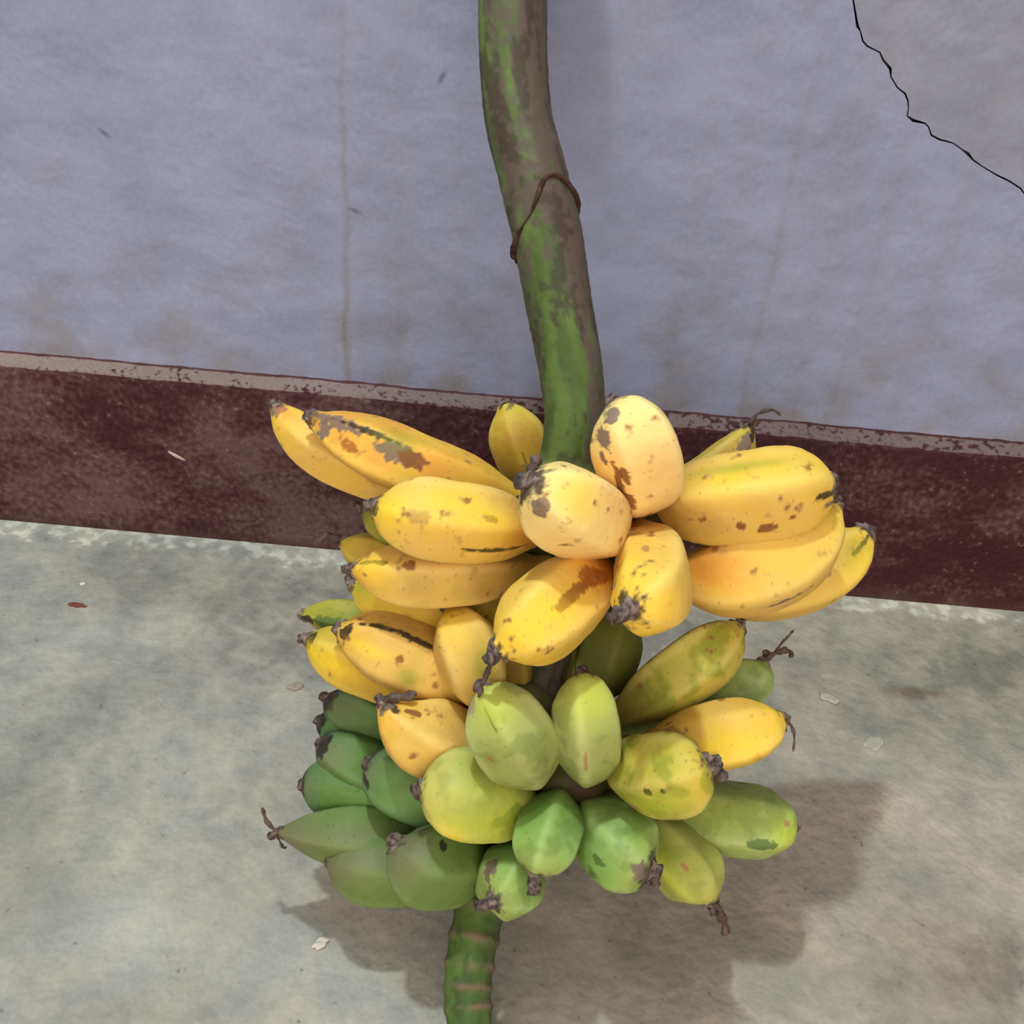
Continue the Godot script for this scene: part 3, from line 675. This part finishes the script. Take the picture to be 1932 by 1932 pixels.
# the skirting is trowelled by hand: its top edge wavers
func skirting() -> ArrayMesh:
	var nz := FastNoiseLite.new()
	nz.seed = 77
	nz.frequency = 9.0
	nz.fractal_octaves = 4
	var prof := [Vector2(-0.024, 0.1955), Vector2(-0.0137, 0.1950), Vector2(-0.0125, 0.1935), Vector2(-0.0030, 0.1875), Vector2(-0.0008, 0.1850), Vector2(0.0, 0.180), Vector2(0.0, 0.12), Vector2(0.0, 0.06), Vector2(0.0004, 0.012), Vector2(0.0015, -0.002), Vector2(-0.024, -0.002)]
	var vv := [0.0, 0.01, 0.03, 0.095, 0.115, 0.15, 0.42, 0.72, 0.95, 1.0, 1.0]
	var cols := 500
	var v := PackedVector3Array()
	var uv := PackedVector2Array()
	for i in prof.size():
		for j in cols:
			var x := -1.75 + 3.5 * j / (cols - 1)
			var p: Vector2 = prof[i]
			if i > 0 and i < 5:
				p.y += 0.0016 * nz.get_noise_2d(x, 0.0) + 0.0012 * nz.get_noise_2d(x * 6.0, i * 0.3)
				p.x += 0.0010 * nz.get_noise_2d(x * 4.0, 5.0 + i * 0.3) if i > 2 else 0.0
			v.append(Vector3(x, p.y, p.x))
			uv.append(Vector2((x + 0.8) / 1.6, vv[i]))
	var st := SurfaceTool.new()
	st.begin(Mesh.PRIMITIVE_TRIANGLES)
	for i in prof.size() - 1:
		for j in cols - 1:
			var a := i * cols + j
			for k in [a, a + 1, a + cols + 1, a, a + cols + 1, a + cols]:
				st.set_uv(uv[k])
				st.add_vertex(v[k])
	st.index()
	st.generate_normals()
	st.generate_tangents()
	return st.commit()


# ---------------------------------------------------------------- the bunch

func slope(keys: Array, k: int) -> float:
	var a: int = maxi(k - 1, 0)
	var b: int = mini(k + 1, keys.size() - 1)
	return (keys[b][1] - keys[a][1]) / (keys[b][0] - keys[a][0])


# a smooth curve through the keys
func ramp(t: float, keys: Array) -> float:
	for k in keys.size() - 1:
		if t <= keys[k + 1][0]:
			var w: float = keys[k + 1][0] - keys[k][0]
			var f: float = (t - keys[k][0]) / w
			var y0: float = keys[k][1]
			var y1: float = keys[k + 1][1]
			var m0 := slope(keys, k) * w
			var m1 := slope(keys, k + 1) * w
			var f2 := f * f
			var f3 := f2 * f
			return (2.0 * f3 - 3.0 * f2 + 1.0) * y0 + (f3 - 2.0 * f2 + f) * m0 + (3.0 * f2 - 2.0 * f3) * y1 + (f3 - f2) * m1
	return keys[-1][1]


var SHAPES := {
	"": [[0.0, .34], [.08, .36], [.30, .88], [.52, 1.0], [.72, .95], [.88, .66], [.96, .36], [1.0, .25]],
	"blunt": [[0.0, .34], [.08, .42], [.30, .90], [.55, 1.0], [.78, .93], [.92, .68], [.975, .46], [1.0, .30]],
	"pointed": [[0.0, .34], [.08, .36], [.28, .86], [.48, 1.0], [.65, .90], [.83, .58], [.94, .32], [1.0, .18]],
}


func build_bunch() -> void:
	var bunch := Node3D.new()
	bunch.name = "banana_bunch"
	var foot: Vector3 = stalk_line[-2][0]
	bunch.position = Vector3(foot.x, 0, foot.z)
	bunch.set_meta("label", "large bunch of ripening cooking bananas on a thick green stalk leaning on the wall")
	bunch.set_meta("category", "banana bunch")
	add_child(bunch)
	build_stalk(bunch)
	for c in crowns:
		var m := lump(c[0] - bunch.position, c[1])
		put("crown", m, stalk_mat, bunch)
	var made := []
	var number := 0
	for b in bananas:
		made.append(build_banana(bunch, b, number))
		number += 1
	for t in threads:
		var host: MeshInstance3D = made[t.of]
		var pts := []
		for p in t.path:
			pts.append(p - bunch.position)
		var rr: float = t.r
		var m := tube(pts, func(s): return rr * (1.15 - 0.5 * s + 0.25 * sin(s * 17.0)), func(s, _a, q): return lin(.27, .22, .20).lerp(lin(.46, .39, .36), clampf(0.5 + n_warp.get_noise_3dv(q), 0, 1) * (0.4 + 0.5 * s)), 26, 8, 0.7)
		put("withered_flower", m, husk_mat, host)


func lump(at: Vector3, r: float) -> ArrayMesh:
	var v := PackedVector3Array()
	var c := PackedColorArray()
	var rows := 20
	var cols := 28
	for i in rows:
		var th := PI * i / (rows - 1)
		for j in cols:
			var ph := -TAU * j / cols
			var d := Vector3(sin(th) * cos(ph), cos(th), sin(th) * sin(ph))
			var q := at + d * r * Vector3(1.1, 0.8, 1.0)
			q += d * 0.004 * n_big.get_noise_3dv(q * 1.5)
			v.append(q)
			c.append(lin(.25, .26, .11).lerp(lin(.22, .18, .11), clampf(0.5 + 1.4 * n_big.get_noise_3dv(q), 0, 1)))
	return sheet(v, c, rows, cols, true)


func build_stalk(bunch: Node3D) -> void:
	var pts := []
	var rad := []
	for s in stalk_line:
		pts.append(s[0] - bunch.position)
		rad.append(s[1])
	var soil := FastNoiseLite.new()
	soil.seed = 91
	soil.frequency = 16.0
	soil.fractal_octaves = 4
	var rim := FastNoiseLite.new()
	rim.seed = 92
	rim.frequency = 120.0
	rim.fractal_octaves = 3
	var rows := 420
	var cols := 96
	var v := PackedVector3Array()
	var c := PackedColorArray()
	var ref := Vector3(0, 0.5, 1)
	var n := pts.size() - 1
	for i in rows + 2:
		var s: float = clampf(float(i - 1) / (rows - 1), 0.0, 1.0)
		var p: Vector3 = catmull(pts, s)
		var t: Vector3 = (catmull(pts, minf(s + 0.004, 1.0)) - catmull(pts, maxf(s - 0.004, 0.0))).normalized()
		var nrm := (ref - t * ref.dot(t)).normalized()
		ref = nrm
		var bi := t.cross(nrm)
		var r: float = catmull(rad, s)
		var k := s * n
		# rings where the hands and bracts sat, close together on the thin tail
		var ring := 0.0
		for q in [9.0, 13.2, 13.75, 14.3, 14.8, 15.25, 15.7, 16.2, 16.8]:
			ring = maxf(ring, exp(-pow((k - q) / 0.10, 2.0)))
		if k > 12.9:
			r *= 1.0 + 0.10 * ring
		elif k > 8.5:
			r *= 1.0 + 0.16 * exp(-pow((k - 9.05) / 0.22, 2.0))
		if i == 0 or i == rows + 1:
			r *= 0.02
		for j in cols:
			var a := TAU * j / cols
			var dir := nrm * cos(a) + bi * sin(a)
			var q := p + dir * r
			q += dir * 0.0006 * rim.get_noise_3dv(q)
			v.append(q)
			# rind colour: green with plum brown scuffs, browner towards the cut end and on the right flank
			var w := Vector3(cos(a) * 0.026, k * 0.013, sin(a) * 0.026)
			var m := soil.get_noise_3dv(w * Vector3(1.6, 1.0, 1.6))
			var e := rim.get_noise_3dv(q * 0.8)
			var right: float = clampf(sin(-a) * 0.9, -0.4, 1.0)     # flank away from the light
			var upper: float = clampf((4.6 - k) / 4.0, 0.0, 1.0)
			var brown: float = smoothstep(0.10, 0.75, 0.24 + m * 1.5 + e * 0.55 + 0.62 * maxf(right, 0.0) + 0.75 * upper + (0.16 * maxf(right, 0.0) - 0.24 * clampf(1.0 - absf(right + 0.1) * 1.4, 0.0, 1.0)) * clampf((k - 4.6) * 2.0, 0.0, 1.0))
			var col := lin(.355, .42, .205).lerp(lin(.27, .33, .15), clampf(0.5 + 2.0 * soil.get_noise_3dv(w * 2.0 + Vector3(3, 0, 0)), 0, 1))
			col = col.lerp(lin(.335, .265, .25), brown * 0.85)
			col = col.lerp(lin(.23, .18, .16), 0.7 * smoothstep(0.16, 0.42, -e * 0.6 - soil.get_noise_3dv(w * 3.0 + Vector3(0, 7, 0)) * 1.1))
			if k > 8.5 and k < 9.6:
				col = col.lerp(lin(.47, .55, .27), 0.7 * exp(-pow((k - 8.85) / 0.2, 2.0)))
				col = col.lerp(lin(.40, .39, .33), 0.8 * exp(-pow((k - 9.2) / 0.12, 2.0)))
			if k > 12.9:
				col = col.lerp(lin(.26, .36, .15), 0.5)
				col = col.lerp(lin(.46, .36, .30), 0.85 * ring * clampf(0.55 + 1.5 * e + 0.35 * right, 0, 1))
			if i <= 1:
				col = lin(.42, .38, .28)
			c.append(col)
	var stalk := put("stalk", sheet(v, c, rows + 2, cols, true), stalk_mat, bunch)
	stalk.set_meta("label", "thick green stalk with plum brown scuffs")
	# the scar of a fallen bract runs right round, high on one side: angle from the outer side in degrees, place along the stalk
	var sp := []
	for q in scar_line:
		var sk: float = q[1]
		var p: Vector3 = catmull(pts, sk / n)
		var t: Vector3 = (catmull(pts, sk / n + 0.004) - catmull(pts, sk / n - 0.004)).normalized()
		var nrm := (Vector3(0, 0.5, 1) - t * Vector3(0, 0.5, 1).dot(t)).normalized()
		var a := deg_to_rad(q[0])
		var sr: float = catmull(rad, sk / n)
		sp.append(p + (nrm * cos(a) + t.cross(nrm) * sin(a)) * (sr + 0.0002 + 0.0010 * absf(sin(a))))
	var scar := tube(sp, func(s): return 0.0013 + 0.0007 * sin(s * 23.0) * sin(s * 7.0) + 0.0014 * exp(-pow((s - 0.02) / 0.06, 2.0)) + 0.0014 * exp(-pow((s - 0.62) / 0.06, 2.0)), func(_s, _a, q): return lin(.20, .14, .13).lerp(lin(.33, .24, .21), clampf(0.5 + n_warp.get_noise_3dv(q), 0, 1)), 140, 10, 0.35)
	put("bract_scar", scar, husk_mat, stalk).set_meta("label", "dark raised scar running round the stalk")


func build_banana(bunch: Node3D, b: Dictionary, number: int) -> MeshInstance3D:
	var p0: Vector3 = b.from - bunch.position
	var p1: Vector3 = b.bend - bunch.position
	var p2: Vector3 = b.to - bunch.position
	var R: float = b.r
	var kind: Dictionary = KINDS[b.kind]
	var keys: Array = SHAPES[b.get("shape", "")]
	rng.seed = 100 + number
	var twist: float = b.get("twist", rng.randf_range(-0.6, 0.6))
	var marks: Array = b.get("marks", [])
	# five unequal ridges
	var ridges := []
	for k in 5:
		ridges.append(twist + TAU * k / 5.0 + rng.randf_range(-0.16, 0.16))
	var rows := 150
	var cols := 120
	var v := PackedVector3Array()
	var c := PackedColorArray()
	var ref := Vector3(0, 0.40, 0.92)
	var seed_off := Vector3(number * 1.37, number * 0.61, number * 2.11)
	for i in rows + 1:
		var t: float = minf(float(i) / (rows - 1), 1.0)
		var p := p0 * (1 - t) * (1 - t) + p1 * 2.0 * t * (1 - t) + p2 * t * t
		var tan := ((p1 - p0) * (1 - t) + (p2 - p1) * t).normalized()
		var nrm := (ref - tan * ref.dot(tan)).normalized()
		ref = nrm
		var bi := tan.cross(nrm)
		var r := R * ramp(t, keys)
		if i == rows:
			r *= 0.02
		var facet: float = 0.85 * clampf((t - 0.05) / 0.2, 0.0, 1.0) * clampf((1.06 - t) / 0.25, 0.25, 1.0)
		for j in cols:
			var a := TAU * j / cols
			# five flattish faces that meet in soft ridges
			var sum := 0.0
			for g in ridges:
				var cs := cos(a - g)
				if cs > 0.0:
					sum += pow(cs, 11.0)
			var flat := pow(sum, -1.0 / 11.0)
			var crest := clampf((flat - 1.08) / 0.08, 0.0, 1.0)
			var rr: float = r * lerpf(1.0, flat / 1.07, facet)
			var dir := nrm * cos(a) + bi * sin(a)
			var q := p + dir * rr
			var s3 := q + seed_off
			var m := n_big.get_noise_3dv(s3)
			var e := n_warp.get_noise_3dv(s3)
			q += dir * R * (0.035 * m + 0.008 * e)
			v.append(q)
			# colour of the peel
			var col: Color = kind.a.lerp(kind.b, clampf(0.5 + 1.5 * m, 0.0, 1.0))
			col = col.lerp(kind.root, clampf((0.42 - t) / 0.34 + 0.5 * m, 0.0, 1.0))
			col = col.lerp(kind.end, clampf((t - 0.72) / 0.2, 0.0, 1.0))
			col = col.lerp(kind.ridge, 0.4 * crest * clampf((t - .15) * 5.0, 0.0, 1.0))
			if kind.green > 0.0:
				var gm := n_big.get_noise_3dv(s3 * 1.9 + Vector3(9, 3, 1))
				col = col.lerp(TONES.darkgreen if kind.a.g > kind.a.r else TONES.green, kind.green * clampf((gm - 0.05) * 3.5, 0.0, 0.85))
			for mk in marks:
				var soft: bool = mk[0] in SOFT
				var dt: float = (t - mk[1]) / mk[3]
				var da: float = wrapf(a - mk[2], -PI, PI) / mk[4]
				var dd := dt * dt + da * da + (0.3 if soft else 1.5) * e + 0.8 * m
				if soft:
					if dd < 6.0:
						col = col.lerp(TONES[mk[0]], 0.55 * exp(-maxf(dd, 0.0) * 0.7))
				elif dd < 1.3:
					col = col.lerp(TONES[mk[0]], clampf((1.3 - dd) * 2.6, 0.0, 0.92))
			var sp := n_fine.get_noise_3dv(s3)
			if sp < -0.93 + 0.14 * (kind.speck as float) + 0.10 * m and t > 0.15:
				col = col.lerp(TONES.black, 0.38)
			# bruises and fine scratches of ripe peel
			if kind.a.r > kind.a.g * 1.15 and t > 0.2:
				var br := n_big.get_noise_3dv(s3 * 2.6 + Vector3(5, 1, 8)) + 0.5 * e
				col = col.lerp(TONES.tan, 0.45 * smoothstep(0.40, 0.56, br))
				col = col.lerp(TONES.brown, 0.7 * smoothstep(0.62, 0.72, br))
			# dry stain creeping from the tip
			var tipstain: float = clampf((t - 0.955 + 0.06 * e + 0.035 * m) * 26.0, 0.0, 1.0)
			col = col.lerp(lin(.40, .33, .30).lerp(lin(.20, .16, .15), clampf(0.5 + 1.6 * e, 0, 1)), tipstain * 0.9)
			c.append(col)
	var o := put("banana", sheet(v, c, rows + 1, cols, true), skin_mat, bunch)
	if b.has("label"):
		o.set_meta("label", b.label)
	# the short stem that joins it to the stalk
	if b.has("root"):
		var foot: Vector3 = b.root - bunch.position
		var start_dir := (p1 - p0).normalized()
		var gap := foot.distance_to(p0)
		var stem_r := R * (keys[0][1] as float)
		var way := [foot, foot.lerp(p0, 0.5) - start_dir * gap * 0.08, p0 - start_dir * 0.002, p0 + start_dir * 0.008]
		var rootc: Color = kind.root
		var sm := tube(way, func(s): return stem_r * (1.25 - 0.30 * s), func(s, _a, q): return rootc.lerp(lin(.24, .22, .10), clampf(0.85 - s + n_big.get_noise_3dv(q), 0.0, 0.9)), 18, 14)
		put("stem", sm, stalk_mat, o)
	# the dried remnant at the blossom end
	var size: float = b.get("tip", 1.0)
	if size > 0.0:
		var end_dir := (p2 - p1).normalized()
		var bend := Vector3(rng.randf_range(-1, 1), rng.randf_range(-1.2, 0.3), rng.randf_range(-.4, 1)) * 0.0035
		var r0 := R * (keys[-1][1] as float)
		var rim_r := r0 * 1.12
		var path := [p2 - end_dir * 0.004, p2 + end_dir * 0.001, p2 + end_dir * 0.004 * size + bend * 0.3, p2 + end_dir * 0.0085 * size + bend]
		var m2 := tube(path, func(s): return rim_r * (1.0 - 0.55 * s) * (0.9 + 0.14 * sin(s * 9.0)), func(s, a, q): return lin(.27, .22, .20).lerp(lin(.56, .49, .45), clampf(0.5 + 1.4 * n_warp.get_noise_3dv(q * 2.0) + 0.25 * sin(a * 4.0), 0, 1)).lerp(lin(.18, .15, .14), 0.6 * s * s), 16, 14, 0.75)
		put("dried_tip", m2, husk_mat, o)
	return o


# ---------------------------------------------------------------- crumbs on the floor

func flake(called: String, at: Vector3, size: Vector3, turn: float, tone: Color, label: String, category: String, seed_: int) -> MeshInstance3D:
	rng.seed = seed_
	var v := PackedVector3Array()
	var c := PackedColorArray()
	var outline := []
	var cols := 14
	for j in cols:
		outline.append(rng.randf_range(0.7, 1.15))
	for lay in [[0.02, 0.0], [0.9, 0.0], [1.0, 0.35], [0.93, 0.85], [0.6, 1.0], [0.02, 1.0]]:
		for j in cols:
			var a := TAU * j / cols
			var r: float = outline[j] * lay[0]
			v.append(Vector3(cos(a) * r * size.x / 2.0, lay[1] * size.y * (0.75 + 0.25 * (outline[(j * 3) % cols] as float)), -sin(a) * r * size.z / 2.0))
			c.append(tone * rng.randf_range(0.88, 1.08))
	var o := put(called, sheet(v, c, 6, cols, true), husk_mat, self)
	o.position = at
	o.rotation.y = turn
	o.set_meta("label", label)
	o.set_meta("category", category)
	return o


func build_crumbs() -> void:
	flake("plaster_chip", Vector3(-0.107, 0, 0.463), Vector3(.014, .003, .008), 0.7, lin(.78, .74, .66), "pale plaster chip on the floor just left of the bunch's shadow", "chip", 1)
	flake("plaster_chip", Vector3(-0.181, 0, 0.212), Vector3(.016, .002, .010), 0.3, lin(.62, .56, .50), "flat beige chip on the floor left of the yellow middle bananas", "chip", 2)
	flake("plaster_chip", Vector3(0.313, 0, 0.165), Vector3(.020, .003, .012), -0.4, lin(.66, .63, .56), "grey plaster flake on the floor right of the bunch near the skirting", "chip", 3)
	flake("plaster_chip", Vector3(0.342, 0, 0.218), Vector3(.022, .001, .016), 0.5, lin(.66, .63, .56), "thin pale flake stuck to the floor at the shadow's right point", "chip", 6)
	flake("husk_chip", Vector3(-0.412, 0, 0.128), Vector3(.020, .002, .006), -0.1, lin(.46, .27, .24), "reddish brown paint chip on the floor at the left below the skirting", "chip", 4)
	flake("plaster_crumb", Vector3(-0.419, 0, 0.096), Vector3(.006, .002, .004), 0.2, lin(.82, .78, .74), "tiny white crumb on the floor just above the reddish chip", "crumb", 5)
	var straw := tube([Vector3(-0.353, 0.1054, 0.0012), Vector3(-0.345, 0.1010, 0.0016), Vector3(-0.336, 0.0958, 0.0008)], func(s): return 0.0004 + 0.0014 * sin(PI * s), func(_s, _a, _q): return lin(.72, .62, .55), 14, 8)
	var so := put("straw_splinter", straw, husk_mat, self)
	so.set_meta("label", "pale straw splinter stuck on the red skirting at the left")
	so.set_meta("category", "splinter")
